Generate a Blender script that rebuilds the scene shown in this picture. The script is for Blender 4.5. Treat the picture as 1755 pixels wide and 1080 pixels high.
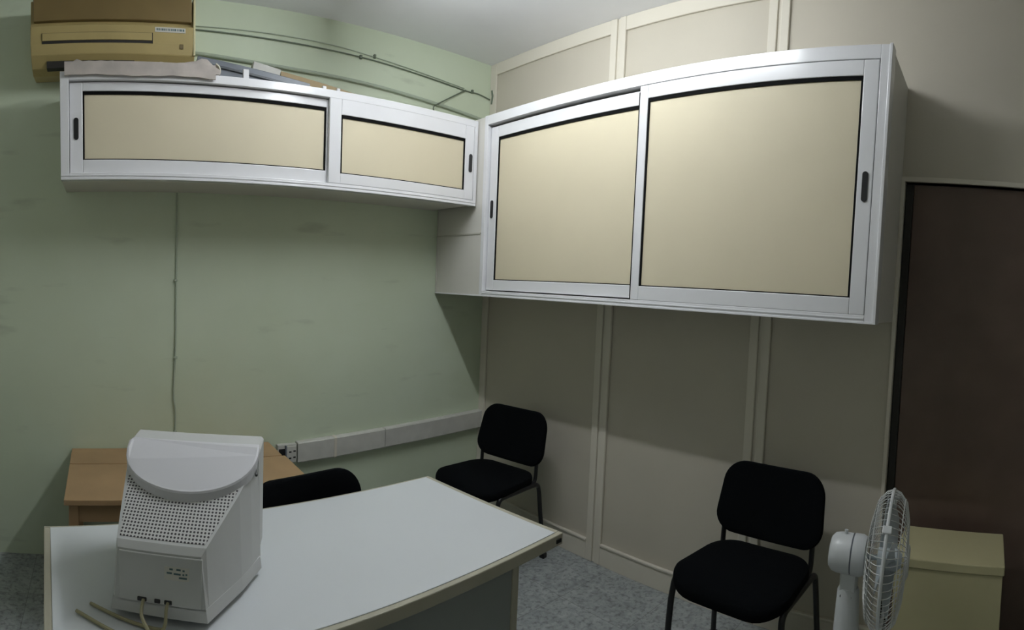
import bpy, bmesh, math, random
from mathutils import Vector, Matrix
random.seed(7)
for o in list(bpy.data.objects): bpy.data.objects.remove(o)
SC = bpy.context.scene
COL = SC.collection
PI = math.pi

# ---------------------------------------------------------------- camera (the photograph is a swept phone panorama)
W_PX, H_PX, F_PX = 1755, 1080, 972.056
cam_data = bpy.data.cameras.new('camera')
cam = bpy.data.objects.new('camera', cam_data); COL.objects.link(cam)
cam_data.type = 'PANO'
cam_data.panorama_type = 'CENTRAL_CYLINDRICAL'
cam_data.central_cylindrical_range_u_min = -W_PX / 2 / F_PX
cam_data.central_cylindrical_range_u_max = W_PX / 2 / F_PX
cam_data.central_cylindrical_range_v_min = -H_PX / 2 / F_PX
cam_data.central_cylindrical_range_v_max = H_PX / 2 / F_PX
cam_data.central_cylindrical_radius = 1.0
cam_data.clip_start = 0.01
yaw, pitch, roll = 0.727356, -0.0534862, 0.0412852
fwd = Vector((math.sin(yaw) * math.cos(pitch), math.cos(yaw) * math.cos(pitch), math.sin(pitch)))
right = Vector((math.cos(yaw), -math.sin(yaw), 0))
up = right.cross(fwd)
r2 = right * math.cos(roll) + up * math.sin(roll)
u2 = up * math.cos(roll) - right * math.sin(roll)
M = Matrix((r2, u2, -fwd)).transposed().to_4x4()
M.translation = Vector((-2.44341, -3.04379, 1.53914))
cam.matrix_world = M
SC.camera = cam

# ---------------------------------------------------------------- world, exposure
world = bpy.data.worlds.new('world'); SC.world = world
world.use_nodes = True
world.node_tree.nodes['Background'].inputs[0].default_value = (0.55, 0.6, 0.7, 1)
world.node_tree.nodes['Background'].inputs[1].default_value = 0.02
SC.view_settings.view_transform = 'Standard'
SC.view_settings.look = 'None'
SC.view_settings.gamma = 1
SC.view_settings.use_curve_mapping = False
SC.view_settings.exposure = 0.0
SC.cycles.use_denoising = True
SC.cycles.max_bounces = 8
TUBE_POWER = 122.0
TUBE_COL = (0.93, 0.97, 1.0)

# ---------------------------------------------------------------- materials
MATS = {}
def mat(name, color, rough=0.6, noise=0.0, nscale=8.0, bump=0.0, bscale=200.0, metal=0.0, spec=0.5, coat=0.0, dark=None, detail=4):
    if name in MATS: return MATS[name]
    m = bpy.data.materials.new(name); m.use_nodes = True
    nt = m.node_tree; b = nt.nodes['Principled BSDF']
    b.inputs['Base Color'].default_value = (*color, 1)
    b.inputs['Roughness'].default_value = rough
    b.inputs['Metallic'].default_value = metal
    b.inputs['Specular IOR Level'].default_value = spec
    b.inputs['Coat Weight'].default_value = coat
    tc = nt.nodes.new('ShaderNodeTexCoord')
    if noise > 0:
        n = nt.nodes.new('ShaderNodeTexNoise'); n.inputs['Scale'].default_value = nscale; n.inputs['Detail'].default_value = detail
        nt.links.new(tc.outputs['Object'], n.inputs['Vector'])
        r = nt.nodes.new('ShaderNodeValToRGB')
        r.color_ramp.elements[0].position = 0.3; r.color_ramp.elements[1].position = 0.7
        d = dark if dark else tuple(c * (1 - noise) for c in color)
        r.color_ramp.elements[0].color = (*d, 1); r.color_ramp.elements[1].color = (*color, 1)
        nt.links.new(n.outputs['Fac'], r.inputs['Fac']); nt.links.new(r.outputs['Color'], b.inputs['Base Color'])
    if bump > 0:
        n2 = nt.nodes.new('ShaderNodeTexNoise'); n2.inputs['Scale'].default_value = bscale; n2.inputs['Detail'].default_value = 3
        nt.links.new(tc.outputs['Object'], n2.inputs['Vector'])
        bp = nt.nodes.new('ShaderNodeBump'); bp.inputs['Strength'].default_value = bump; bp.inputs['Distance'].default_value = 0.002
        nt.links.new(n2.outputs['Fac'], bp.inputs['Height']); nt.links.new(bp.outputs['Normal'], b.inputs['Normal'])
    MATS[name] = m
    return m

def floor_material():
    m = bpy.data.materials.new('floor_terrazzo'); m.use_nodes = True; nt = m.node_tree; b = nt.nodes['Principled BSDF']
    tc = nt.nodes.new('ShaderNodeTexCoord')
    n1 = nt.nodes.new('ShaderNodeTexNoise'); n1.inputs['Scale'].default_value = 13; n1.inputs['Detail'].default_value = 9; n1.inputs['Roughness'].default_value = 0.7; n1.inputs['Distortion'].default_value = 1.2
    n2 = nt.nodes.new('ShaderNodeTexNoise'); n2.inputs['Scale'].default_value = 45; n2.inputs['Detail'].default_value = 5
    r1 = nt.nodes.new('ShaderNodeValToRGB'); e = r1.color_ramp.elements
    e[0].position = 0.36; e[0].color = (0.25, 0.275, 0.275, 1); e[1].position = 0.66; e[1].color = (0.43, 0.455, 0.45, 1)
    r2_ = nt.nodes.new('ShaderNodeValToRGB'); e = r2_.color_ramp.elements
    e[0].position = 0.33; e[0].color = (0.45, 0.45, 0.45, 1); e[1].position = 0.5; e[1].color = (1, 1, 1, 1)
    mx = nt.nodes.new('ShaderNodeMix'); mx.data_type = 'RGBA'; mx.blend_type = 'MULTIPLY'; mx.inputs[0].default_value = 0.8
    for n in (n1, n2): nt.links.new(tc.outputs['Object'], n.inputs['Vector'])
    nt.links.new(n1.outputs['Fac'], r1.inputs['Fac']); nt.links.new(n2.outputs['Fac'], r2_.inputs['Fac'])
    nt.links.new(r1.outputs['Color'], mx.inputs[6]); nt.links.new(r2_.outputs['Color'], mx.inputs[7])
    br = nt.nodes.new('ShaderNodeTexBrick'); br.offset = 0; br.inputs['Scale'].default_value = 1
    br.inputs['Brick Width'].default_value = 0.4; br.inputs['Row Height'].default_value = 0.4; br.inputs['Mortar Size'].default_value = 0.002
    br.inputs['Color1'].default_value = (1, 1, 1, 1); br.inputs['Color2'].default_value = (0.93, 0.93, 0.93, 1); br.inputs['Mortar'].default_value = (0.6, 0.6, 0.58, 1)
    nt.links.new(tc.outputs['Object'], br.inputs['Vector'])
    m2 = nt.nodes.new('ShaderNodeMix'); m2.data_type = 'RGBA'; m2.blend_type = 'MULTIPLY'; m2.inputs[0].default_value = 1
    nt.links.new(mx.outputs[2], m2.inputs[6]); nt.links.new(br.outputs['Color'], m2.inputs[7])
    nt.links.new(m2.outputs[2], b.inputs['Base Color'])
    b.inputs['Roughness'].default_value = 0.45
    return m

def plaster_material():
    m = bpy.data.materials.new('green_plaster'); m.use_nodes = True; nt = m.node_tree; b = nt.nodes['Principled BSDF']
    tc = nt.nodes.new('ShaderNodeTexCoord')
    n1 = nt.nodes.new('ShaderNodeTexNoise'); n1.inputs['Scale'].default_value = 1.6; n1.inputs['Detail'].default_value = 4
    r1 = nt.nodes.new('ShaderNodeValToRGB'); e = r1.color_ramp.elements
    e[0].position = 0.3; e[0].color = (0.59, 0.665, 0.50, 1); e[1].position = 0.7; e[1].color = (0.64, 0.715, 0.56, 1)
    # soft horizontal scuffs
    mp = nt.nodes.new('ShaderNodeMapping'); mp.inputs['Scale'].default_value = (2.2, 1, 9)
    n2 = nt.nodes.new('ShaderNodeTexNoise'); n2.inputs['Scale'].default_value = 1.0; n2.inputs['Detail'].default_value = 6
    r2_ = nt.nodes.new('ShaderNodeValToRGB'); e = r2_.color_ramp.elements
    e[0].position = 0.26; e[0].color = (0.72, 0.72, 0.72, 1); e[1].position = 0.38; e[1].color = (1, 1, 1, 1)
    mx = nt.nodes.new('ShaderNodeMix'); mx.data_type = 'RGBA'; mx.blend_type = 'MULTIPLY'; mx.inputs[0].default_value = 0.7
    nt.links.new(tc.outputs['Object'], n1.inputs['Vector']); nt.links.new(tc.outputs['Object'], mp.inputs['Vector']); nt.links.new(mp.outputs['Vector'], n2.inputs['Vector'])
    nt.links.new(n1.outputs['Fac'], r1.inputs['Fac']); nt.links.new(n2.outputs['Fac'], r2_.inputs['Fac'])
    nt.links.new(r1.outputs['Color'], mx.inputs[6]); nt.links.new(r2_.outputs['Color'], mx.inputs[7])
    nt.links.new(mx.outputs[2], b.inputs['Base Color'])
    n3 = nt.nodes.new('ShaderNodeTexNoise'); n3.inputs['Scale'].default_value = 5; n3.inputs['Detail'].default_value = 6
    nt.links.new(tc.outputs['Object'], n3.inputs['Vector'])
    bp = nt.nodes.new('ShaderNodeBump'); bp.inputs['Strength'].default_value = 0.25; bp.inputs['Distance'].default_value = 0.02
    nt.links.new(n3.outputs['Fac'], bp.inputs['Height']); nt.links.new(bp.outputs['Normal'], b.inputs['Normal'])
    b.inputs['Roughness'].default_value = 0.55
    return m

def vent_material():
    # off-white plastic pierced by a regular grid of small holes
    m = bpy.data.materials.new('perforated_plastic'); m.use_nodes = True; nt = m.node_tree; b = nt.nodes['Principled BSDF']
    tc = nt.nodes.new('ShaderNodeTexCoord'); sp = nt.nodes.new('ShaderNodeSeparateXYZ')
    nt.links.new(tc.outputs['Object'], sp.inputs[0])
    def math_(op, a, bb=None):
        n = nt.nodes.new('ShaderNodeMath'); n.operation = op
        for i, q in enumerate((a, bb)):
            if q is None: continue
            if isinstance(q, (int, float)): n.inputs[i].default_value = q
            else: nt.links.new(q, n.inputs[i])
        return n.outputs[0]
    def cell(s, pitch_):
        f = math_('FRACT', math_('ADD', math_('MULTIPLY', s, 1 / pitch_), 100.0))
        return math_('ABSOLUTE', math_('SUBTRACT', f, 0.5))
    gx = cell(sp.outputs['X'], 0.0085); gy = cell(sp.outputs['Y'], 0.0085)
    d = math_('SQRT', math_('ADD', math_('POWER', gx, 2.0), math_('POWER', gy, 2.0)))
    hole = math_('LESS_THAN', d, 0.31)
    mx = nt.nodes.new('ShaderNodeMix'); mx.data_type = 'RGBA'
    mx.inputs[6].default_value = (0.60, 0.60, 0.585, 1); mx.inputs[7].default_value = (0.05, 0.045, 0.05, 1)
    nt.links.new(hole, mx.inputs[0]); nt.links.new(mx.outputs[2], b.inputs['Base Color'])
    b.inputs['Roughness'].default_value = 0.5
    return m

def emis(name, color, strength):
    m = bpy.data.materials.new(name); m.use_nodes = True; nt = m.node_tree; b = nt.nodes['Principled BSDF']
    b.inputs['Base Color'].default_value = (0.9, 0.9, 0.9, 1)
    b.inputs['Emission Color'].default_value = (*color, 1); b.inputs['Emission Strength'].default_value = strength
    return m

M_GREEN = plaster_material()
M_FLOOR = floor_material()
M_CEIL = mat('ceiling_paint', (0.86, 0.87, 0.90), 0.8, noise=0.06, nscale=2)
M_PANEL = mat('partition_laminate', (0.565, 0.525, 0.44), 0.6, noise=0.04, nscale=3, spec=0.3)
M_STRIP = mat('partition_profile', (0.69, 0.65, 0.56), 0.5, spec=.3)
M_ALU = mat('white_powder_coated_aluminium', (0.78, 0.78, 0.80), 0.2, noise=0.03, nscale=6)
M_CABBODY = mat('white_laminate', (0.66, 0.64, 0.59), 0.5, noise=0.05, nscale=3)
M_CREAM = mat('cream_laminate', (0.68, 0.61, 0.445), 0.55, noise=0.04, nscale=2.5, spec=0.3)
M_RUBBER = mat('black_gasket', (0.004, 0.004, 0.004), 0.8, spec=.1)
M_BLACK = mat('black_plastic', (0.012, 0.012, 0.013), 0.35)
M_FABRIC = mat('black_fabric', (0.0028, 0.0036, 0.0045), 0.95, noise=0.3, nscale=300, bump=0.3, bscale=600, spec=0.08)
M_CHMETAL = mat('black_painted_steel', (0.008, 0.008, 0.009), 0.35)
M_DESK = mat('desk_white_laminate', (0.66, 0.69, 0.71), 0.4, noise=0.03, nscale=2)
M_DESKTRIM = mat('desk_edging', (0.42, 0.40, 0.31), 0.5, noise=0.1, nscale=9)
M_DESKSIDE = mat('desk_grey_panel', (0.25, 0.27, 0.255), 0.5, noise=0.06, nscale=3)
M_WOOD = mat('tan_wood', (0.42, 0.27, 0.14), 0.5, noise=0.15, nscale=5)
M_PLASTIC = mat('white_pvc', (0.62, 0.615, 0.57), 0.45, noise=0.12, nscale=14)
M_MON = mat('monitor_plastic', (0.56, 0.57, 0.56), 0.5, bump=0.1, bscale=900)
M_MONTOP = mat('monitor_plate', (0.66, 0.66, 0.69), 0.5, bump=0.1, bscale=900)
M_MONREAR = mat('monitor_back_plastic', (0.46, 0.46, 0.42), 0.55, bump=0.1, bscale=900)
M_VENT = vent_material()
M_AC = mat('aged_yellowed_plastic', (0.43, 0.34, 0.14), 0.45, noise=0.12, nscale=6)
M_ACPANEL = mat('amber_brown_panel', (0.20, 0.14, 0.05), 0.4, noise=0.15, nscale=4)
M_SLATE = mat('slate_grey_metal', (0.17, 0.19, 0.22), 0.4, noise=0.12, nscale=8)
M_CARD = mat('tan_cardboard', (0.52, 0.40, 0.24), 0.8, noise=0.1, nscale=10)
M_CLOTH = mat('greyish_pink_paper', (0.50, 0.45, 0.41), 0.8, noise=0.25, nscale=12)
M_CABLE = mat('grey_green_cable', (0.13, 0.16, 0.115), 0.5)
M_CABLE2 = mat('painted_conduit', (0.40, 0.46, 0.36), 0.5)
M_FAN = mat('white_fan_plastic', (0.62, 0.64, 0.65), 0.3)
M_WIRE = mat('fan_grille_wire', (0.55, 0.56, 0.55), 0.4)
M_BLADE = mat('fan_blade_plastic', (0.50, 0.55, 0.58), 0.35)
M_DOORW = mat('dark_brown_door', (0.13, 0.085, 0.065), 0.5, noise=0.2, nscale=6)
M_DARK = mat('dark_gap', (0.02, 0.018, 0.015), 0.7)
M_GLASS = mat('crt_glass', (0.02, 0.022, 0.022), 0.08)
M_YELLOW = mat('pale_yellow_board', (0.50, 0.46, 0.27), 0.6, noise=0.06, nscale=5)
M_STICK = mat('pale_sticker', (0.60, 0.59, 0.53), 0.5)
M_INK = mat('teal_ink', (0.08, 0.14, 0.15), 0.6)
M_YCABLE = mat('yellowed_cable', (0.36, 0.33, 0.2), 0.5)
M_LAMP = emis('tube_glow', TUBE_COL, TUBE_POWER)

# ---------------------------------------------------------------- mesh helpers
def link(name, bm, m, parent=None, smooth=False, kind=None, mats=None):
    bmesh.ops.recalc_face_normals(bm, faces=bm.faces[:])
    me = bpy.data.meshes.new(name); bm.to_mesh(me); bm.free()
    for mm in (mats or [m]): me.materials.append(mm)
    o = bpy.data.objects.new(name, me); COL.objects.link(o)
    if smooth:
        for p in me.polygons: p.use_smooth = True
        me.set_sharp_from_angle(angle=math.radians(38))
    if parent is not None: o.parent = parent
    if kind: o['kind'] = kind
    return o
def tag(o, label, cat, group=None):
    o['label'] = label; o['category'] = cat
    if group: o['group'] = group
    return o
def thing(name, label, cat, loc=(0, 0, 0), rz=0, group=None):
    o = bpy.data.objects.new(name, None); COL.objects.link(o)
    o.location = loc; o.rotation_euler = (0, 0, rz); o.empty_display_size = 0.1
    return tag(o, label, cat, group)
def box(bm, x0, x1, y0, y1, z0, z1, bev=0.0, seg=2, mtx=None):
    r = bmesh.ops.create_cube(bm, size=1)
    vs = r['verts']
    for v in vs:
        v.co = Vector(((x0 + x1) / 2 + v.co.x * (x1 - x0), (y0 + y1) / 2 + v.co.y * (y1 - y0), (z0 + z1) / 2 + v.co.z * (z1 - z0)))
    if bev > 0:
        es = list({e for v in vs for e in v.link_edges})
        res = bmesh.ops.bevel(bm, geom=es, offset=bev, segments=seg, affect='EDGES', profile=0.5)
        vs = list({v for f in res['faces'] for v in f.verts} | {v for v in vs if v.is_valid})
    if mtx is not None:
        for v in vs: v.co = mtx @ v.co
    return vs
def B(*a, **k):
    bm = bmesh.new(); box(bm, *a, **k); return bm
def tube(bm, pts, r, seg=10, closed=False, sx=1.0, cap=True):
    pts = [Vector(p) for p in pts]; n = len(pts); rings = []
    prev = None
    for i, p in enumerate(pts):
        if closed: t = (pts[(i + 1) % n] - pts[i - 1]).normalized()
        else: t = (pts[min(i + 1, n - 1)] - pts[max(i - 1, 0)]).normalized()
        if prev is None:
            a = Vector((0, 0, 1)) if abs(t.z) < 0.9 else Vector((1, 0, 0))
            nrm = (a - t * a.dot(t)).normalized()
        else:
            nrm = (prev - t * prev.dot(t)).normalized()
        prev = nrm; bn = t.cross(nrm)
        rr = r[i] if isinstance(r, (list, tuple)) else r
        rings.append([bm.verts.new(p + nrm * math.cos(2 * PI * k / seg) * rr * sx + bn * math.sin(2 * PI * k / seg) * rr) for k in range(seg)])
    m = n if closed else n - 1
    for i in range(m):
        A, C = rings[i], rings[(i + 1) % n]
        for k in range(seg):
            bm.faces.new((A[k], A[(k + 1) % seg], C[(k + 1) % seg], C[k]))
    if cap and not closed:
        bm.faces.new(rings[0][::-1]); bm.faces.new(rings[-1])
def smooth_path(pts, n=6):
    pts = [Vector(p) for p in pts]; out = []
    P = [pts[0]] + pts + [pts[-1]]
    for i in range(1, len(P) - 2):
        for k in range(n):
            t = k / n; p0, p1, p2, p3 = P[i - 1], P[i], P[i + 1], P[i + 2]
            out.append(0.5 * ((2 * p1) + (-p0 + p2) * t + (2 * p0 - 5 * p1 + 4 * p2 - p3) * t * t + (-p0 + 3 * p1 - 3 * p2 + p3) * t ** 3))
    out.append(pts[-1]); return out
def lathe(bm, prof, seg=32, mtx=Matrix()):
    rings = []
    for (r, z) in prof:
        rings.append([bm.verts.new(mtx @ Vector((r * math.cos(2 * PI * k / seg), r * math.sin(2 * PI * k / seg), z))) for k in range(seg)])
    for i in range(len(rings) - 1):
        for k in range(seg):
            bm.faces.new((rings[i][k], rings[i][(k + 1) % seg], rings[i + 1][(k + 1) % seg], rings[i + 1][k]))
    bm.faces.new(rings[0][::-1]); bm.faces.new(rings[-1])
def loft(bm, secs, cap=True):
    rings = [[bm.verts.new(Vector(p)) for p in s] for s in secs]; n = len(rings[0])
    for i in range(len(rings) - 1):
        for k in range(n):
            bm.faces.new((rings[i][k], rings[i][(k + 1) % n], rings[i + 1][(k + 1) % n], rings[i + 1][k]))
    if cap: bm.faces.new(rings[0][::-1]); bm.faces.new(rings[-1])
def prism(bm, pts, axis, a, b):
    def P(p, q):
        return {'x': (q, p[0], p[1]), 'y': (p[0], q, p[1]), 'z': (p[0], p[1], q)}[axis]
    loft(bm, [[P(p, a) for p in pts], [P(p, b) for p in pts]])
def frame_ring(bm, axis, d0, d1, a0, a1, z0, z1, wl, wr, wb, wt, bev=0.002):
    """four profile bars of a rectangular frame in a vertical plane; axis = normal of the plane"""
    def bx(p0, p1, q0, q1):
        if axis == 'x': box(bm, d0, d1, p0, p1, q0, q1, bev)
        else: box(bm, p0, p1, d0, d1, q0, q1, bev)
    bx(a0, a0 + wl, z0, z1); bx(a1 - wr, a1, z0, z1)
    bx(a0 + wl, a1 - wr, z0, z0 + wb); bx(a0 + wl, a1 - wr, z1 - wt, z1)

# ---------------------------------------------------------------- room shell
ZC = 3.0; XL = -3.25; YB = -3.8
YD0, YD1, ZD = -2.632, -3.5, 2.08          # door opening in the partition
link('floor', B(XL - .1, 1.2, YB - .1, .1, -.1, 0), M_FLOOR, kind='structure')
link('ceiling', B(XL - .1, .1, YB - .1, .1, ZC, ZC + .1), M_CEIL, kind='structure')
link('wall_left', B(XL - .1, .1, 0, .1, 0, ZC), M_GREEN, kind='structure')
bm = bmesh.new()
box(bm, 0, .05, YD0, 0, 0, ZC); box(bm, 0, .05, YD1, YD0, ZD, ZC); box(bm, 0, .05, YB - .1, YD1, 0, ZC)
link('wall_right', bm, M_PANEL, kind='structure')
link('wall_back', B(XL - .1, .05, YB - .1, YB, 0, ZC), mat('back_wall_paint', (0.60, 0.60, 0.55), .7), kind='structure')
link('wall_near', B(XL - .1, XL, YB, 0, 0, ZC), mat('near_wall_paint', (0.60, 0.62, 0.55), .7), kind='structure')

# partition profiles: paired ribs with a groove between
S1, S2 = -1.076, -2.004
def strip(yc, z0=0.0, z1=ZC):
    bm = bmesh.new()
    box(bm, -.016, 0, yc + .008, yc + .052, z0, z1, .004)
    box(bm, -.016, 0, yc - .052, yc - .010, z0, z1, .004)
    box(bm, -.004, 0, yc - .014, yc + .012, z0, z1)
    return bm
n = 1
for yc in (S1, S2):
    link('trim_%d' % n, strip(yc), M_STRIP, kind='structure'); n += 1
link('trim_3', B(-.014, 0, -.062, 0, 0, ZC, bev=.004), M_STRIP, kind='structure'); n = 4
for a, b in ((-.062, S1 + .052), (S1 - .052, S2 + .052), (S2 - .052, -3.79)):
    bm = bmesh.new(); box(bm, -.014, 0, b, a, ZC - .075, ZC, .004)
    link('trim_%d' % n, bm, M_STRIP, kind='structure'); n += 1
k = 1
for a, b in ((-.062, S1 + .052), (S1 - .052, S2 + .052), (S2 - .052, YD0 + .012)):
    bm = bmesh.new(); box(bm, -.014, 0, b, a, 0, .108, .002); box(bm, -.020, 0, b, a, .106, .12, .004)
    link('baseboard_right.%03d' % k if k > 1 else 'baseboard_right', bm, M_STRIP, kind='structure'); k += 1

# door in the partition, beyond the second profile
bm = bmesh.new()
box(bm, -.018, .05, YD0 - .004, YD0 + .012, 0, ZD + .02, .002); box(bm, -.018, .05, YD1 - .01, YD1 + .004, 0, ZD + .02, .002); box(bm, -.018, .05, YD1, YD0, ZD, ZD + .02, .002)
link('trim_7', bm, M_STRIP, kind='structure')
d = link('door_1', B(.02, .06, YD1 + .006, YD0 - .040, .005, ZD - .006, bev=.003), M_DOORW, kind='structure')
link('door_shadow_gap', B(.012, .05, YD0 - .039, YD0 - .006, .005, ZD - .006, bev=.003), M_DARK, d)  # near-black strip: shade of the gap beside the leaf, put into colour
bm = bmesh.new(); tube(bm, [(.02, -3.38, 1.0), (-.03, -3.38, 1.0), (-.03, -3.30, 1.0)], .009)
link('door_handle', bm, M_ALU, d, smooth=True)

# ---------------------------------------------------------------- ceiling lamp (just above the picture)
LX, LY0, LY1, LZ = -1.17, -1.96, -.78, 2.83
lamp = thing('fluorescent_lamp', 'white fluorescent batten with one lit tube on the ceiling in the middle of the room', 'lamp', (LX, (LY0 + LY1) / 2, ZC))
bm = bmesh.new(); box(bm, -.03, .03, -.62, .62, -.03, 0, .006)
link('housing', bm, M_FAN, lamp)
for s in (-1, 1):
    link('lamp_holder', B(-.014, .014, s * .605 - .012, s * .605 + .012, LZ - ZC - .018, -.02, bev=.003), M_FAN, lamp)
bm = bmesh.new(); tube(bm, [(0, -.59, LZ - ZC), (0, .59, LZ - ZC)], .014, 12)
link('tube', bm, M_LAMP, lamp, smooth=True)

# ---------------------------------------------------------------- wall cabinets
def slot_handle(axis, d, c, z0, z1, w=.022, name='handle', parent=None):
    """recessed pull: dark rounded slot with a thin rim"""
    bm = bmesh.new(); h = w / 2; pts = []
    for k in range(13): pts.append((c + h * math.cos(PI * k / 12), z1 - h + h * math.sin(PI * k / 12)))
    for k in range(13): pts.append((c - h * math.cos(PI * k / 12), z0 + h - h * math.sin(PI * k / 12)))
    prism(bm, pts, axis, d, d - .004)
    return link(name, bm, M_BLACK, parent)

def sliding_door(parent, axis, face, a0, a1, z0, z1, wl, wr, wb, wt, handle, zh, thick=.02):
    """a0<a1 along the cabinet; face = front plane; built towards the cabinet's back (+)"""
    bm = bmesh.new()
    frame_ring(bm, axis, face, face + thick, a0, a1, z0, z1, wl, wr, wb, wt, .003)
    dr = link('sliding_door', bm, M_ALU, parent)
    g = .007
    bm = bmesh.new()
    p0, p1, q0, q1 = a0 + wl - .0005, a1 - wr + .0005, z0 + wb - .0005, z1 - wt + .0005
    frame_ring(bm, axis, face + .004, face + .012, p0, p1, q0, q1, g + .002, g + .002, .005, .015, 0)  # gasket, its black top bar widened to draw the shade under the rail
    link('gasket', bm, M_RUBBER, dr)
    bm = bmesh.new()
    if axis == 'x': box(bm, face + .009, face + .015, p0 + .003, p1 - .003, q0 + .002, q1 - .004)
    else: box(bm, p0 + .003, p1 - .003, face + .009, face + .015, q0 + .002, q1 - .004)
    link('door_panel', bm, M_CREAM, dr)
    slot_handle(axis, face, handle, zh[0], zh[1], parent=dr)
    return dr

# right cabinet: front plane x = -.405, from the green wall to y = -2.62
XF = -.405; YE = -2.62; ZB, ZT = 1.469, 2.487
cabR = thing('wall_cabinet', 'large cream and white wall cabinet with two big sliding doors on the beige partition', 'cabinet', (0, 0, 0), 0, None)
cabR.location = (XF / 2, YE / 2, ZB)
def rel(root):  # children are written in world coordinates
    root_loc = Vector(root.location)
    for c in [c for c in bpy.data.objects if c.parent == root]:
        if c.type == 'MESH' and not c.get('_r'):
            c.data.transform(Matrix.Translation(-root_loc)); c['_r'] = 1
            for g in [g for g in bpy.data.objects if g.parent == c]:
                g.data.transform(Matrix.Translation(-root_loc))
    for c in bpy.data.objects:
        if '_r' in c: del c['_r']
T = .012
bm = bmesh.new()
box(bm, XF + .055, -.001, YE, -.001, ZB, ZB + T); box(bm, XF + .055, -.001, YE, -.001, ZT - T, ZT)
box(bm, XF + .055, -.001, YE, YE + T, ZB + T, ZT - T); box(bm, -.012, -.001, YE + T, -.001, ZB + T, ZT - T)
link('body', bm, M_CABBODY, cabR)
bm = bmesh.new()
frame_ring(bm, 'x', XF, XF + .056, YE - .002, -.455, ZB - .002, ZT + .004, .040, .028, .030, .052, .002)
box(bm, XF - .006, XF + .056, YE - .006, YE + .006, ZB - .004, ZT + .006, .002)   # corner bead
box(bm, XF - .004, XF + .002, YE + .006, -.003, ZB - .004, ZB + .004, .001)
box(bm, XF - .003, XF + .002, YE + .04, -.483, ZB + .012, ZB + .018, .001)
link('track_frame', bm, M_ALU, cabR)
bm = bmesh.new()
box(bm, XF + .002, XF + .016, -.455, -.002, ZB, 1.826); box(bm, XF + .002, XF + .016, -.455, -.410, 1.83, ZT)
box(bm, XF + .002, XF + .016, -.41, -.002, 1.83, ZT)
box(bm, XF - .001, XF + .004, -.010, -.002, ZB, 1.985)
link('filler_panel', bm, M_CABBODY, cabR)
link('seam_strip', B(XF - .0015, XF + .003, -.450, -.004, 1.824, 1.832), mat('seam_filler', (0.50, 0.48, 0.42), .6), cabR)
# rear-track door on the left, front-track door on the right
sliding_door(cabR, 'x', XF + .024, -1.560, -.489, 1.503, 2.426, .030, .062, .058, .062, -.517, (1.912, 2.013))
sliding_door(cabR, 'x', XF + .001, -2.579, -1.533, 1.497, 2.437, .058, .044, .062, .058, -2.552, (1.914, 2.026))
link('rubber_seal', B(XF - .001, XF + .003, -1.5345, -1.531, 1.50, 2.41), M_RUBBER, cabR)
rel(cabR)

# left cabinet: front plane y = -.403
YF = -.403; XE = -2.62; ZB2, ZT2 = 1.989, 2.470
cabL = thing('wall_cabinet', 'long low cream and white wall cabinet with sliding doors on the green wall', 'cabinet', (-1.5, YF / 2, ZB2))
X1 = XF - .006
bm = bmesh.new()
box(bm, XE, X1 - .03, YF + .055, -.001, ZB2, ZB2 + T); box(bm, XE, X1 - .03, YF + .055, -.001, ZT2 - T, ZT2)
box(bm, XE, XE + T, YF + .055, -.001, ZB2 + T, ZT2 - T); box(bm, X1 - .042, X1 - .03, YF + .055, -.001, ZB2 + T, ZT2 - T)
link('body', bm, M_CABBODY, cabL)
bm = bmesh.new()
frame_ring(bm, 'y', YF, YF + .056, XE - .002, X1, ZB2 - .002, ZT2 + .002, .04, .022, .030, .038, .002)
box(bm, XE, X1 - .004, YF - .004, YF + .002, ZB2 - .004, ZB2 + .004, .001)
box(bm, XE, X1 - .004, YF - .003, YF + .002, ZB2 + .012, ZB2 + .018, .001)
link('track_frame', bm, M_ALU, cabL)
sliding_door(cabL, 'y', YF + .024, -2.58, -1.31, 2.018, 2.430, .06, .030, .062, .040, -2.55, (2.17, 2.27))
sliding_door(cabL, 'y', YF + .001, -1.332, -.436, 2.018, 2.437, .064, .062, .052, .078, -.460, (2.174, 2.277), )
rel(cabL)

# ---------------------------------------------------------------- air conditioner
ac = thing('air_conditioner', 'yellowed split air conditioner high on the green wall above the long cabinet', 'air conditioner', (-2.37, 0, 2.55))
bm = bmesh.new()
prof = [(-.001, .01), (-.12, .0), (-.17, .02), (-.215, .07), (-.222, .12), (-.222, .205), (-.20, .21), (-.19, .335), (-.16, .35), (-.001, .35)]
prism(bm, prof, 'x', -.405, .395)
bmesh.ops.bevel(bm, geom=[e for e in bm.edges], offset=.003, segments=1, affect='EDGES')
link('housing', bm, M_AC, ac)
link('end_cover', B(.386, .397, -.224, -.002, .07, .345, bev=.003), mat('yellowed_end_plastic', (0.60, 0.55, 0.32), .45), ac)
bm = bmesh.new(); box(bm, -.39, .378, -.224, -.19, .226, .345, .004)
fp = link('front_panel', bm, M_ACPANEL, ac)
bm = bmesh.new(); box(bm, -.35, .188, -.2235, -.20, .118, .168); link('louver_recess', bm, M_DARK, ac)
bm = bmesh.new(); box(bm, -.348, .184, -.228, -.221, .130, .166, .002); link('louver', bm, M_AC, ac)
bm = bmesh.new(); box(bm, .198, .348, -.2240, -.2215, .173, .196, .0005); st = link('label_sticker', bm, M_STICK, ac)
bm = bmesh.new()
x = .206
while x < .34:
    w = random.choice((.004, .006, .008)); box(bm, x, x + w, -.2246, -.2238, .180, .190); x += w + random.choice((.003, .005, .004))
link('printing', bm, M_INK, st)
link('indicator_window', B(.320, .338, -.224, -.221, .098, .120, bev=.001), mat('brown_window', (0.16, .12, .05), .3), ac)
link('drain_slot', B(-.33, .10, -.196, -.15, .012, .045), M_DARK, ac)

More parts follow.
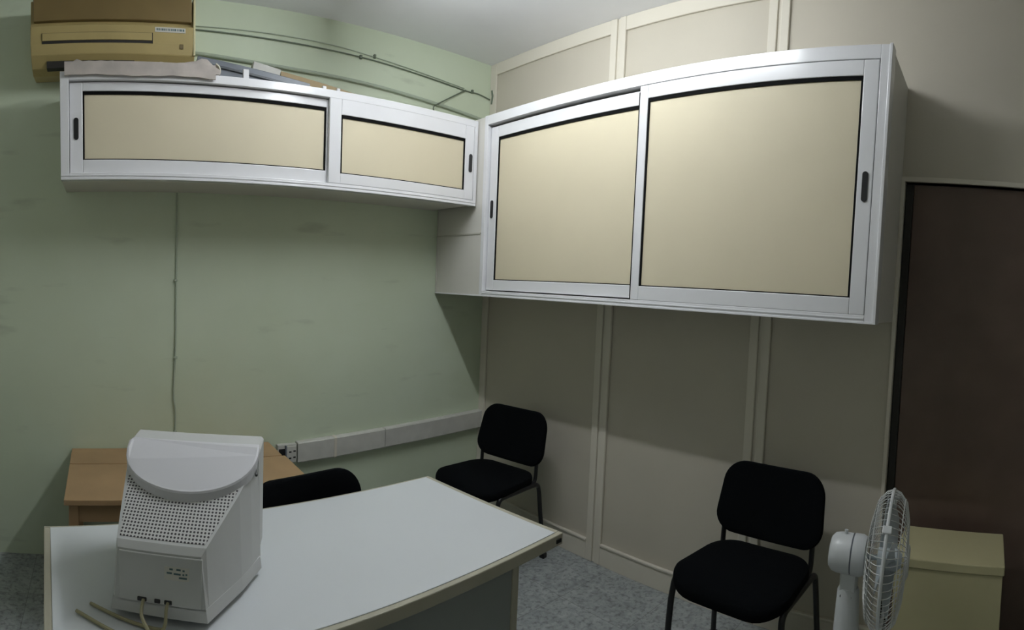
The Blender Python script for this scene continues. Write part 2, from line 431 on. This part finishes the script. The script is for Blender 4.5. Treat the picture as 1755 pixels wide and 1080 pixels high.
# ---------------------------------------------------------------- loose things on top of the long cabinet
ZCT = ZT2
def crumpled(name, x0, x1, y0, y1, z0, h, m, nx=26, ny=8, seed=1, curl=True):
    rnd = random.Random(seed); bm = bmesh.new(); top = []; bot = []
    for i in range(nx + 1):
        ct, cb = [], []
        for j in range(ny + 1):
            u, v = i / nx, j / ny
            x = x0 + (x1 - x0) * u; y = y0 + (y1 - y0) * v
            hh = h * (0.75 + 0.18 * math.sin(u * 9 + v * 4) + 0.12 * math.sin(u * 23 + seed) + rnd.uniform(-.07, .07))
            if curl and u > .86: hh += .03 * math.sin((u - .86) / .14 * PI)
            hh *= min(1, (min(u, 1 - u) * 9 + .45), (min(v, 1 - v) * 7 + .5))
            ct.append(bm.verts.new((x, y + rnd.uniform(-.003, .003), z0 + hh))); cb.append(bm.verts.new((x, y, z0)))
        top.append(ct); bot.append(cb)
    for i in range(nx):
        for j in range(ny):
            bm.faces.new((top[i][j], top[i + 1][j], top[i + 1][j + 1], top[i][j + 1])); bm.faces.new((bot[i][j], bot[i][j + 1], bot[i + 1][j + 1], bot[i + 1][j]))
        bm.faces.new((top[i][0], bot[i][0], bot[i + 1][0], top[i + 1][0])); bm.faces.new((top[i][ny], top[i + 1][ny], bot[i + 1][ny], bot[i][ny]))
    for j in range(ny):
        bm.faces.new((top[0][j], top[0][j + 1], bot[0][j + 1], bot[0][j])); bm.faces.new((top[nx][j], bot[nx][j], bot[nx][j + 1], top[nx][j + 1]))
    return link(name, bm, m, smooth=True)
o = crumpled('folded_sheet', -2.60, -1.885, -.400, -.16, ZCT + .006, .062, M_CLOTH)
tag(o, 'pinkish grey folded sheet lying on the long cabinet below the air conditioner', 'folded sheet')
bm = bmesh.new(); secs = []
for k in range(30):
    x = -2.60 + k / 29 * .69; w_ = .0015 * math.sin(k * 1.3) + .003 * math.sin(k * .35)
    secs.append([(x, -.395, ZCT + .045), (x, -.416, ZCT + .040), (x, -.421, ZCT - .022 + w_), (x, -.413, ZCT - .022 + w_), (x, -.410, ZCT + .012), (x, -.395, ZCT + .012)])
loft(bm, secs); link('hanging_edge', bm, M_CLOTH, o, smooth=True)
# curled loose edge of the sheet
bm = bmesh.new(); pts = []
for k in range(14):
    a = -0.5 + k / 13 * 3.4; pts.append((-1.905 + .030 * math.sin(a), .036 - .034 * math.cos(a)))
outer = [(p[0], ZCT + p[1]) for p in pts]
inner = [(-1.905 + (p[0] + 1.905) * .82, ZCT + .036 + (p[1] - .036) * .82) for p in pts]
prism(bm, outer + inner[::-1], 'y', -.37, -.22)
link('curled_edge', bm, mat('curl_paper', (0.60, .58, .48), .7), o, smooth=True)
# slate grey channel, its left end propped up
def bar(name, p0, p1, w, h, m, parent=None, bev=.003):
    p0, p1 = Vector(p0) - Vector((0, 0, .013)), Vector(p1) - Vector((0, 0, .013)); L = (p1 - p0).length; t = (p1 - p0).normalized()
    s = Vector((0, 0, 1)).cross(t).normalized(); q = t.cross(s)
    mt = Matrix((t, s, q)).transposed().to_4x4(); mt.translation = p0
    bm = bmesh.new(); box(bm, 0, L, -w / 2, w / 2, 0, h, bev, 2, mt)
    return link(name, bm, m, parent)
o = bar('metal_channel', (-1.962, -.14, 2.575), (-1.37, -.17, 2.488), .045, .085, M_SLATE)
tag(o, 'slate grey metal channel sloping along the top of the long cabinet', 'channel')
bar('channel_lip', (-1.962, -.168, 2.62), (-1.37, -.198, 2.528), .012, .012, mat('darker_slate', (.08, .09, .10), .4), o)
o = bar('mounting_bracket', (-1.735, -.235, 2.486), (-1.705, -.235, 2.486), .02, .098, M_ALU)
tag(o, 'small white upright bracket standing against the slate grey channel', 'bracket')
o = bar('trunking_offcut', (-1.655, -.085, 2.618), (-1.505, -.085, 2.592), .05, .062, M_PLASTIC)
tag(o, 'short white plastic trunking offcut resting behind the slate grey channel', 'trunking')
link('packing_block', B(-1.62, -1.515, -.105, -.065, ZCT, 2.578, bev=.003), M_PLASTIC, o)
o = bar('wooden_batten', (-1.495, -.06, 2.575), (-.90, -.09, 2.485), .03, .085, M_CARD)
tag(o, 'thin tan wooden batten lying on the long cabinet against the green wall', 'batten')
o = bar('white_clip', (-1.335, -.30, 2.486), (-1.315, -.30, 2.486), .02, .045, M_ALU)
tag(o, 'tiny white clip standing on the long cabinet, left of its twin', 'clip', 'white clips on the cabinet top')
o = bar('white_clip', (-1.255, -.30, 2.486), (-1.237, -.30, 2.486), .02, .045, M_ALU)
tag(o, 'tiny white clip standing on the long cabinet, right of its twin', 'clip', 'white clips on the cabinet top')

# ---------------------------------------------------------------- wires on the green wall
def wire(name, pts, r, m, label, cat, sm=True, clips=()):
    bm = bmesh.new(); tube(bm, smooth_path(pts, 5) if sm else pts, r, 8)
    o = link(name, bm, m, smooth=True); tag(o, label, cat)
    for c in clips:
        x, z = c
        link('cable_clip', B(x - .007, x + .007, -.016, -.0005, z - .011, z + .011, bev=.002), M_CABLE, o)
    return o
wire('wall_cable', [(-1.98, -.007, 2.838), (-1.6, -.007, 2.833), (-1.25, -.007, 2.829), (-.9, -.007, 2.822), (-.55, -.007, 2.803), (-.235, -.007, 2.785), (-.12, -.007, 2.787), (-.02, -.009, 2.772)], .004, M_CABLE,
     'dark thin cable running along the green wall from the air conditioner to the corner', 'cable', clips=((-.98, 2.824), (-.17, 2.79)))
wire('wall_cable', [(-1.98, -.006, 2.856), (-1.5, -.006, 2.862), (-1.15, -.006, 2.858), (-.89, -.006, 2.842), (-.6, -.006, 2.822), (-.235, -.006, 2.797)], .0028, M_CABLE2,
     'pale thin cable running just above the dark one on the green wall', 'cable', clips=((-.89, 2.845),))
wire('wall_cable', [(-.225, -.012, 2.786), (-.33, -.016, 2.723), (-.44, -.030, 2.655), (-.50, -.06, 2.615), (-.56, -.16, 2.55), (-.60, -.28, 2.49), (-.66, -.30, 2.490)], .004, M_CABLE,
     'dark cable slanting down the green wall onto the long cabinet near the corner', 'cable', clips=())
wire('conduit_pipe', [(-1.95, -.016, 2.715), (-1.5, -.016, 2.690), (-1.0, -.016, 2.680), (-.5, -.016, 2.655), (-.02, -.016, 2.620)], .0095, M_CABLE2,
     'painted conduit pipe running low along the green wall above the long cabinet', 'pipe')
o = wire('wall_wire', [(-2.032, -.007, 1.985), (-2.034, -.007, 1.6), (-2.036, -.007, 1.2), (-2.046, -.007, .90), (-2.036, -.007, .80), (-2.040, -.007, .60)], .0045, M_CABLE2,
     'thin vertical wire clipped to the green wall under the long cabinet', 'wire')
for z in (1.52, 1.10, .69):
    link('cable_clip', B(-2.046, -2.026, -.016, -.0005, z - .006, z + .006, bev=.002), M_CABLE2, o)
# cable bundle knot in the corner
bm = bmesh.new(); tube(bm, [(-.012, -.02, 2.74), (-.014, -.03, 2.79), (-.012, -.02, 2.83)], .008, 8)
tag(link('cable_knot', bm, M_CABLE, smooth=True), 'short dark twisted cable end in the corner beside the partition', 'cable')

# ---------------------------------------------------------------- trunking along the green wall
def tz(x): return .056 * (x + 1.33)
tr = thing('cable_trunking', 'wide white plastic cable trunking along the green wall behind the chairs', 'trunking', (-.66, 0, .54))
def trunk_piece(x0, x1, d=.045, zb=.478, zt=.596, bev=.004):
    bm = bmesh.new(); secs = []
    for x in (x0, x1):
        s = tz(x); secs.append([(x, -.001, zb + s), (x, -d + .004, zb + s), (x, -d, zb + s + .006), (x, -d, zt + s - .006), (x, -d + .006, zt + s), (x, -.001, zt + s)])
    loft(bm, secs); return bm
for a, b in ((-1.335, -1.102), (-1.098, -.768), (-.764, -.004)):
    link('trunking_cover', trunk_piece(a, b), M_PLASTIC, tr)
link('joint_cover', trunk_piece(-1.108, -1.092, d=.048, zb=.475, zt=.599), M_STRIP, tr)
rel(tr)
so = thing('power_socket', 'open white power socket block at the left end of the wall trunking', 'socket', (-1.40, 0, .53))
link('back_box', B(-.055, .062, -.035, -.001, -.035, .058, bev=.003), M_PLASTIC, so)
link('socket_module', B(-.003, .055, -.048, -.034, -.045, .05, bev=.003), M_PLASTIC, so)
for x, z in ((.010, .014), (.036, .018), (.010, -.022), (.036, -.018)):
    link('socket_hole', B(x, x + .014, -.0495, -.046, z, z + .008), M_BLACK, so)
link('open_slot', B(-.048, -.012, -.038, -.033, -.005, .035), M_BLACK, so)
link('divider', B(-.012, -.003, -.050, -.033, -.02, .055, bev=.001), M_SLATE, so)

# ---------------------------------------------------------------- low tan table against the green wall
tb = thing('side_table', 'low tan wooden table against the green wall behind the monitor', 'table', (-2.0, -.38, 0))
link('tabletop', B(-.60, .512, -.345, .118, .58, .604, bev=.002), M_WOOD, tb)
link('back_board', B(-.60, .497, .122, .372, .58, .606, bev=.002), M_WOOD, tb)
for sx in (-.56, .46):
    for sy in (-.31, .33):
        link('leg', B(sx - .02, sx + .02, sy - .02, sy + .02, 0, .58, bev=.002), M_WOOD, tb)
link('apron', B(-.56, .46, -.32, -.30, .50, .58), M_WOOD, tb)

# ---------------------------------------------------------------- desk
RZ = math.radians(5.6)
DW, DD = 1.45, .69
# local frame: origin under the front right corner; +x to the right, +y to the green wall
dk = thing('office_desk', 'white topped office desk with beige edging under the computer monitor', 'desk', (-1.115, -1.842, 0), RZ)
link('desktop', B(-DW + .02, -.020, .018, DD - .012, .722, .7505, bev=.001), M_DESK, dk)
bm = bmesh.new()
box(bm, -DW, 0, 0, .018, .712, .749, .003); box(bm, -DW, 0, DD - .012, DD, .712, .749, .003)
box(bm, -.020, 0, .018, DD - .012, .712, .7495, .003); box(bm, -DW, -DW + .02, .018, DD - .012, .712, .7495, .003)
link('edging', bm, M_DESKTRIM, dk)
link('front_panel', B(-DW + .12, -.20, .035, .053, .10, .722, bev=.001), M_DESKSIDE, dk)
link('corner_post', B(-.20, -.172, .030, .066, .0, .722, bev=.003), M_DESKTRIM, dk)
link('side_panel', B(-.196, -.176, .066, DD - .10, .02, .722, bev=.001), M_DESKSIDE, dk)
link('side_panel', B(-DW + .10, -DW + .12, .035, DD - .10, .0, .722, bev=.001), M_DESKSIDE, dk)
link('edge_clip', B(-.034, -.010, -.004, .004, .722, .736, bev=.002), M_BLACK, dk)

# ---------------------------------------------------------------- chairs
def rr_outline(w, d, r, n=8, taper=0.0):
    pts = []
    for cx, cy, a0 in ((w / 2 - r, d / 2 - r, 0), (-w / 2 + r, d / 2 - r, PI / 2), (-w / 2 + r, -d / 2 + r, PI), (w / 2 - r, -d / 2 + r, 3 * PI / 2)):
        for k in range(n + 1):
            a = a0 + PI / 2 * k / n; x = cx + r * math.cos(a); y = cy + r * math.sin(a)
            pts.append((x * (1 + taper * (y / (d / 2))), y))
    return pts
def cushion(w, d, r, th, z0, fn, taper=0.0, bulge=.010):
    """pad: stacked outlines (thin-thick-thin) mapped by fn(x, y, z)"""
    bm = bmesh.new(); base = rr_outline(w, d, r, 8, taper); secs = []
    lay = [(-.5, .90), (-.5, .965), (-.36, .992), (-.15, 1.0), (.15, 1.0), (.34, .985), (.46, .94), (.52, .86)]
    for t, s in lay: secs.append([fn(x * s, y * s, t * th) for x, y in base])
    for s in (.65, .4, .18):
        secs.append([fn(x * s, y * s, .52 * th + bulge * (1 - s * s)) for x, y in base])
    loft(bm, secs); return bm
def make_chair(label, group):
    t = thing('office_chair', label, 'chair', group=group)
    def seat_fn(x, y, z):
        drop = -.028 * max(0, (y - .10) / .12) ** 2 + .006 * max(0, (-y - .12) / .1)
        return (x, y, .461 + z + drop - .006 * (1 - (x / .23) ** 2))
    link('seat', cushion(.470, .435, .12, .052, 0, seat_fn, .05), M_FABRIC, t, smooth=True)
    tilt = math.radians(13); cb, sb = math.cos(tilt), math.sin(tilt)
    def back_fn(x, y, z):   # y runs up the backrest, z is its thickness towards the sitter
        yy = z - .035 * (1 - (x / .23) ** 2) + .012 * (y / .16) ** 2
        return (x, -.190 + yy * cb - (y + .16) * sb, .667 + y * cb + yy * sb)
    link('backrest', cushion(.478, .308, .092, .040, 0, back_fn, -.05, bulge=.004), M_FABRIC, t, smooth=True)
    R = .0125
    for s in (-1, 1):
        x = s * .250; xt = s * .228
        bm = bmesh.new(); tube(bm, smooth_path([(x, .150, .012), (s * .237, .152, .30), (xt, .152, .39), (xt, .135, .429), (xt, .09, .435), (xt, .0, .435)], 5), R, 10, sx=1.0)
        lg = link('leg', bm, M_CHMETAL, t, smooth=True)
        link('foot_cap', B(x - .017, x + .017, .133, .167, 0, .03, bev=.006), M_BLACK, lg)
        bm = bmesh.new(); tube(bm, smooth_path([(x, -.240, .012), (s * .237, -.215, .25), (xt, -.202, .39), (xt, -.18, .429), (xt, -.12, .435), (xt, .0, .435)], 5), R, 10)
        lg = link('leg', bm, M_CHMETAL, t, smooth=True)
        link('foot_cap', B(x - .017, x + .017, -.257, -.223, 0, .03, bev=.006), M_BLACK, lg)
        xi = s * .205
        bm = bmesh.new(); tube(bm, smooth_path([(s * .222, -.10, .434), (xi, -.17, .432), (xi, -.195, .46), (xi, -.205, .56), (xi, -.245, .70)], 5), .011, 10, sx=1.0)
        link('backrest_support', bm, M_CHMETAL, t, smooth=True)
    bm = bmesh.new()
    for y in (-.12, .10): tube(bm, [(-.228, y, .430), (.228, y, .430)], .010, 8)
    link('crossbar', bm, M_CHMETAL, t, smooth=True)
    return t
def put(t, x, y, deg):
    t.location = (x, y, 0); t.rotation_euler = (0, 0, math.radians(deg)); return t
G = 'black fabric office chairs'
c0 = make_chair('black fabric chair in the room corner next to the wall trunking', G)
put(c0, -.46, -.645, 99)
def copy_tree(o, parent=None):
    kids = [c for c in bpy.data.objects if c.parent == o]
    c = o.copy(); COL.objects.link(c); c.parent = parent
    for k_ in kids: copy_tree(k_, c)
    return c
c1 = copy_tree(c0); put(c1, -.44, -2.180, 88)
c1['label'] = 'black fabric chair in front of the partition beside the white fan'
c2 = copy_tree(c0); put(c2, -1.655, -1.390, 191)
c2['label'] = 'black fabric chair tucked behind the white desk, only its backrest showing'

# ---------------------------------------------------------------- CRT monitor
rz = math.atan2(-.35, .936)
mn = thing('crt_monitor', 'bulky off-white CRT computer monitor seen from behind on the white desk', 'monitor', (-2.1985, -1.577, .751), rz)
Z0 = .751
def Zr(z): return z - Z0
# front shell (screen side is +y)
bm = bmesh.new(); secs = []
for y, hw, zb, zt in ((0.0, .176, .800, 1.080), (.02, .180, .795, 1.09), (.10, .182, .790, 1.095), (.115, .178, .794, 1.09)):
    c = .014
    secs.append([(-hw + c, y, Zr(zb)), (hw - c, y, Zr(zb)), (hw, y, Zr(zb) + c), (hw, y, Zr(zt) - c * .5), (hw - c * .5, y, Zr(zt)), (-hw + c * .5, y, Zr(zt)), (-hw, y, Zr(zt) - c * .5), (-hw, y, Zr(zb) + c)])
loft(bm, secs); link('front_shell', bm, M_MON, mn)
link('screen', B(-.145, .145, .112, .118, Zr(.835), Zr(1.055), bev=.002), M_GLASS, mn)
bm = bmesh.new(); box(bm, -.003, .003, -.013, .013, -.004, .004, .001, 1, Matrix.Translation((.1705, -.024, Zr(1.036))) @ Matrix.Rotation(.30, 4, 'Z') @ Matrix.Rotation(.5, 4, 'X')); link('side_slot', bm, M_BLACK, mn)
# tapering tube housing
def hw_at(y):
    return .176 + (y / -.113) * (.139 - .176) if y > -.113 else .139 + ((y + .113) / -.147) * (.076 - .139)
def hl_at(y):
    return .176 + y / .26 * .048
def zt_at(y): return 1.072 + y * .55
bm = bmesh.new(); secs = []
for y in (0.01, -.05, -.113, -.185, -.250, -.262):
    h = hw_at(min(y, 0)); zt = zt_at(min(y, 0)) - (.008 if y < -.255 else 0); hb = h + .008
    if y < -.255: h -= .004
    hl = hl_at(min(y, 0)) - (.004 if y < -.255 else 0)
    secs.append([(-hl - .008, y, Zr(.795)), (hb, y, Zr(.795)), (h, y, Zr(zt)), (-hl, y, Zr(zt))])
loft(bm, secs); link('rear_housing', bm, M_MON, mn)
# perforated top
bm = bmesh.new(); L = []
ys = (-.07, -.10, -.14, -.19, -.243)
for y in ys:
    h = hw_at(y) - .007; L.append([bm.verts.new((-hl_at(y) + .007, y, Zr(zt_at(y)) + .0012)), bm.verts.new((h, y, Zr(zt_at(y)) + .0012))])
for i in range(len(L) - 1): bm.faces.new((L[i][0], L[i][1], L[i + 1][1], L[i + 1][0]))
g = bmesh.ops.extrude_face_region(bm, geom=bm.faces[:])
for v in [e for e in g['geom'] if isinstance(e, bmesh.types.BMVert)]: v.co.z -= .003
link('vent_grille', bm, M_VENT, mn)
# D shaped plate over the front of the vents
bm = bmesh.new(); out = [(.176, .03), (.178, .0)]
for k in range(1, 24):
    a = PI * k / 24; out.append((.178 * math.cos(a), -.145 * math.sin(a) ** .85))
out += [(-.178, .0), (-.176, .03)]
def pl_z(y, e): return 1.092 + min(y, 0) * .50 + e
loft(bm, [[(x * .985, y, Zr(pl_z(y, -.030))) for x, y in out], [(x, y, Zr(pl_z(y, -.006))) for x, y in out], [(x * .995, y * .985, Zr(pl_z(y, -.001))) for x, y in out], [(x * .97, y * .95, Zr(pl_z(y, .001))) for x, y in out]])
link('top_plate', bm, M_MONTOP, mn)
link('back_plate', B(-.120, .074, -.2655, -.258, Zr(.800), Zr(.915), bev=.002), M_MON, mn)
ds = link('rating_label', B(-.012, .045, -.2665, -.265, Zr(.862), Zr(.892)), M_STICK, mn)
bm = bmesh.new()
for x, z, w in ((.0, .885, .008), (.016, .885, .010), (.030, .884, .005), (-.006, .876, .012), (.010, .875, .016), (.030, .875, .004), (.037, .876, .004), (.022, .867, .018)):
    box(bm, x, x + w, -.2670, -.2660, Zr(z), Zr(z + .004))
link('printing', bm, M_INK, ds)
bm = bmesh.new()
for x, w in ((-.075, .022), (-.035, .014), (-.012, .018)): box(bm, x, x + w, -.268, -.262, Zr(.803), Zr(.813), .002)
link('connector', bm, M_BLACK, mn)
# skirt and foot
bm = bmesh.new()
secs = [[(-hl_at(y) - .008, y, Zr(.80)), (hw_at(y) + .008, y, Zr(.80)), (hw_at(y) + .012, y, Zr(.768)), (-hl_at(y) - .012, y, Zr(.770))] for y in (0, -.06, -.113, -.19, -.262)]
loft(bm, secs); link('lower_skirt', bm, M_MON, mn)
bm = bmesh.new(); prism(bm, [(.11 * math.cos(2 * PI * k / 32), -.09 + .12 * math.sin(2 * PI * k / 32)) for k in range(32)], 'z', 0, Zr(.775))
link('swivel_base', bm, M_MON, mn, smooth=True)
bm = bmesh.new(); tube(bm, smooth_path([(-.003, -.268, Zr(.808)), (-.003, -.283, Zr(.80)), (-.004, -.292, Zr(.77)), (-.02, -.290, Zr(.758)), (-.10, -.275, Zr(.757)), (-.20, -.24, Zr(.757))], 6), .004, 8)
link('signal_cable', bm, M_YCABLE, mn, smooth=True)
bm = bmesh.new(); tube(bm, smooth_path([(-.06, -.268, Zr(.808)), (-.055, -.30, Zr(.79)), (-.03, -.325, Zr(.757)), (-.09, -.330, Zr(.756)), (-.22, -.28, Zr(.757))], 6), .004, 8)
link('power_cable', bm, M_YCABLE, mn, smooth=True)

# ---------------------------------------------------------------- pedestal fan
FX, FY, FZ = -.70, -2.655, .745
ax = Vector((.087, -.996, -.03)).normalized()
fan = thing('pedestal_fan', 'white pedestal fan with round wire cage beside the black chair', 'fan', (FX, FY, 0))
sidev = ax.cross(Vector((0, 0, 1))).normalized(); upv = sidev.cross(ax)
FM = Matrix((sidev, upv, ax)).transposed().to_4x4(); FM.translation = Vector((0, 0, FZ))
bm = bmesh.new(); lathe(bm, [(.02, -.066), (.046, -.064), (.057, -.054), (.0615, -.035), (.063, .004)], 36, FM)
mh = link('motor_housing', bm, M_FAN, fan, smooth=True)
bm = bmesh.new(); lathe(bm, [(.060, .004), (.060, .009)], 36, FM); link('housing_seam', bm, M_SLATE, mh)
bm = bmesh.new(); lathe(bm, [(.064, .009), (.064, .036), (.058, .048)], 36, FM); link('front_cover', bm, M_FAN, mh, smooth=True)
bm = bmesh.new(); tube(bm, [FM @ Vector((0, .060, -.02)), FM @ Vector((0, .074, -.02))], .006, 10); link('oscillation_knob', bm, M_FAN, mh, smooth=True)
bm = bmesh.new()
box(bm, -.026, .026, -.026, .026, FZ - .15, FZ - .050, .008)
link('neck', bm, M_FAN, fan)
for dy in (-.012, .014):
    bm = bmesh.new(); tube(bm, [(-.020, dy, FZ - .125), (-.031, dy, FZ - .125)], .006, 10)
    link('neck_screw', bm, M_BLACK, fan, smooth=True)
bm = bmesh.new(); lathe(bm, [(.042, FZ - .40), (.045, FZ - .38), (.040, FZ - .22), (.035, FZ - .115), (.030, FZ - .105)], 28); link('control_box', bm, M_FAN, fan, smooth=True)
bm = bmesh.new(); lathe(bm, [(.016, .03), (.016, FZ - .35)], 20); link('pole', bm, M_FAN, fan, smooth=True)
bm = bmesh.new(); lathe(bm, [(.17, 0), (.17, .012), (.15, .026), (.05, .036), (.026, .07), (.018, .075)], 40); link('base', bm, M_FAN, fan, smooth=True)
RC = .212; CZ = .117
def cage(sgn):
    bm = bmesh.new()
    nW = 60
    for k in range(nW):
        a = 2 * PI * k / nW; pts = []
        for q, (rr_, zz) in enumerate(((.055, .062), (.12, .058), (.175, .046), (.204, .022), (RC, .002))):
            tw = a + .25 * (1 - rr_ / RC)
            pts.append(FM @ Vector((rr_ * math.cos(tw), rr_ * math.sin(tw), CZ + sgn * zz)))
        tube(bm, pts, .0013, 4, cap=False)
    for rr_, zz, wr in ((.055, .062, .002), (.125, .057, .0016), (.185, .040, .0016)):
        tube(bm, [FM @ Vector((rr_ * math.cos(2 * PI * k / 48), rr_ * math.sin(2 * PI * k / 48), CZ + sgn * zz)) for k in range(48)], wr, 6, closed=True)
    return bm
link('rear_grille', cage(-1), M_WIRE, fan); link('front_grille', cage(1), M_WIRE, fan)
bm = bmesh.new(); tube(bm, [FM @ Vector((RC * math.cos(2 * PI * k / 64), RC * math.sin(2 * PI * k / 64), CZ)) for k in range(64)], .0055, 8, closed=True)
link('grille_rim', bm, M_FAN, fan, smooth=True)
for k_ in range(4):
    a = PI / 4 + k_ * PI / 2
    link('rim_clip', B(-.012, .012, -.006, .008, -.014, .014, bev=.003, mtx=FM @ Matrix.Translation((RC * math.cos(a), RC * math.sin(a), CZ)) @ Matrix.Rotation(a - PI / 2, 4, 'Z')), M_FAN, fan)
bm = bmesh.new(); lathe(bm, [(.052, CZ + .056), (.052, CZ + .066), (.04, CZ + .070)], 32, FM); link('centre_badge', bm, M_FAN, fan, smooth=True)
bm = bmesh.new(); lathe(bm, [(.008, .05), (.008, CZ - .03), (.032, CZ - .03), (.034, CZ + .03), (.02, CZ + .045)], 24, FM); link('blade_hub', bm, M_BLADE, fan, smooth=True)
for b in range(3):
    bm = bmesh.new(); secs = []
    for i in range(9):
        t = i / 8; r_ = .028 + t * .157; wdt = .35 + .55 * math.sin(t * PI * .75); a0 = b * 2 * PI / 3 + .3 * t
        top = []; botm = []
        for j in range(7):
            s = j / 6 - .5; a = a0 + s * wdt * (1.7 - .7 * t); z = CZ + s * .045 * (1.2 - .4 * t)
            top.append((r_ * math.cos(a), r_ * math.sin(a), z + .0012)); botm.append((r_ * math.cos(a), r_ * math.sin(a), z - .0012))
        secs.append([FM @ Vector(p) for p in top + botm[::-1]])
    loft(bm, secs); link('blade', bm, M_BLADE, fan, smooth=True)

# ---------------------------------------------------------------- pale box behind the fan
bx_ = thing('storage_box', 'pale yellow box standing on the floor behind the white fan', 'box', (-.225, -2.951, 0))
link('carton', B(-.15, .15, -.2, .2, 0, .58, bev=.003), M_YELLOW, bx_)
link('lid', B(-.156, .156, -.206, .206, .58, .615, bev=.004), M_YELLOW, bx_)
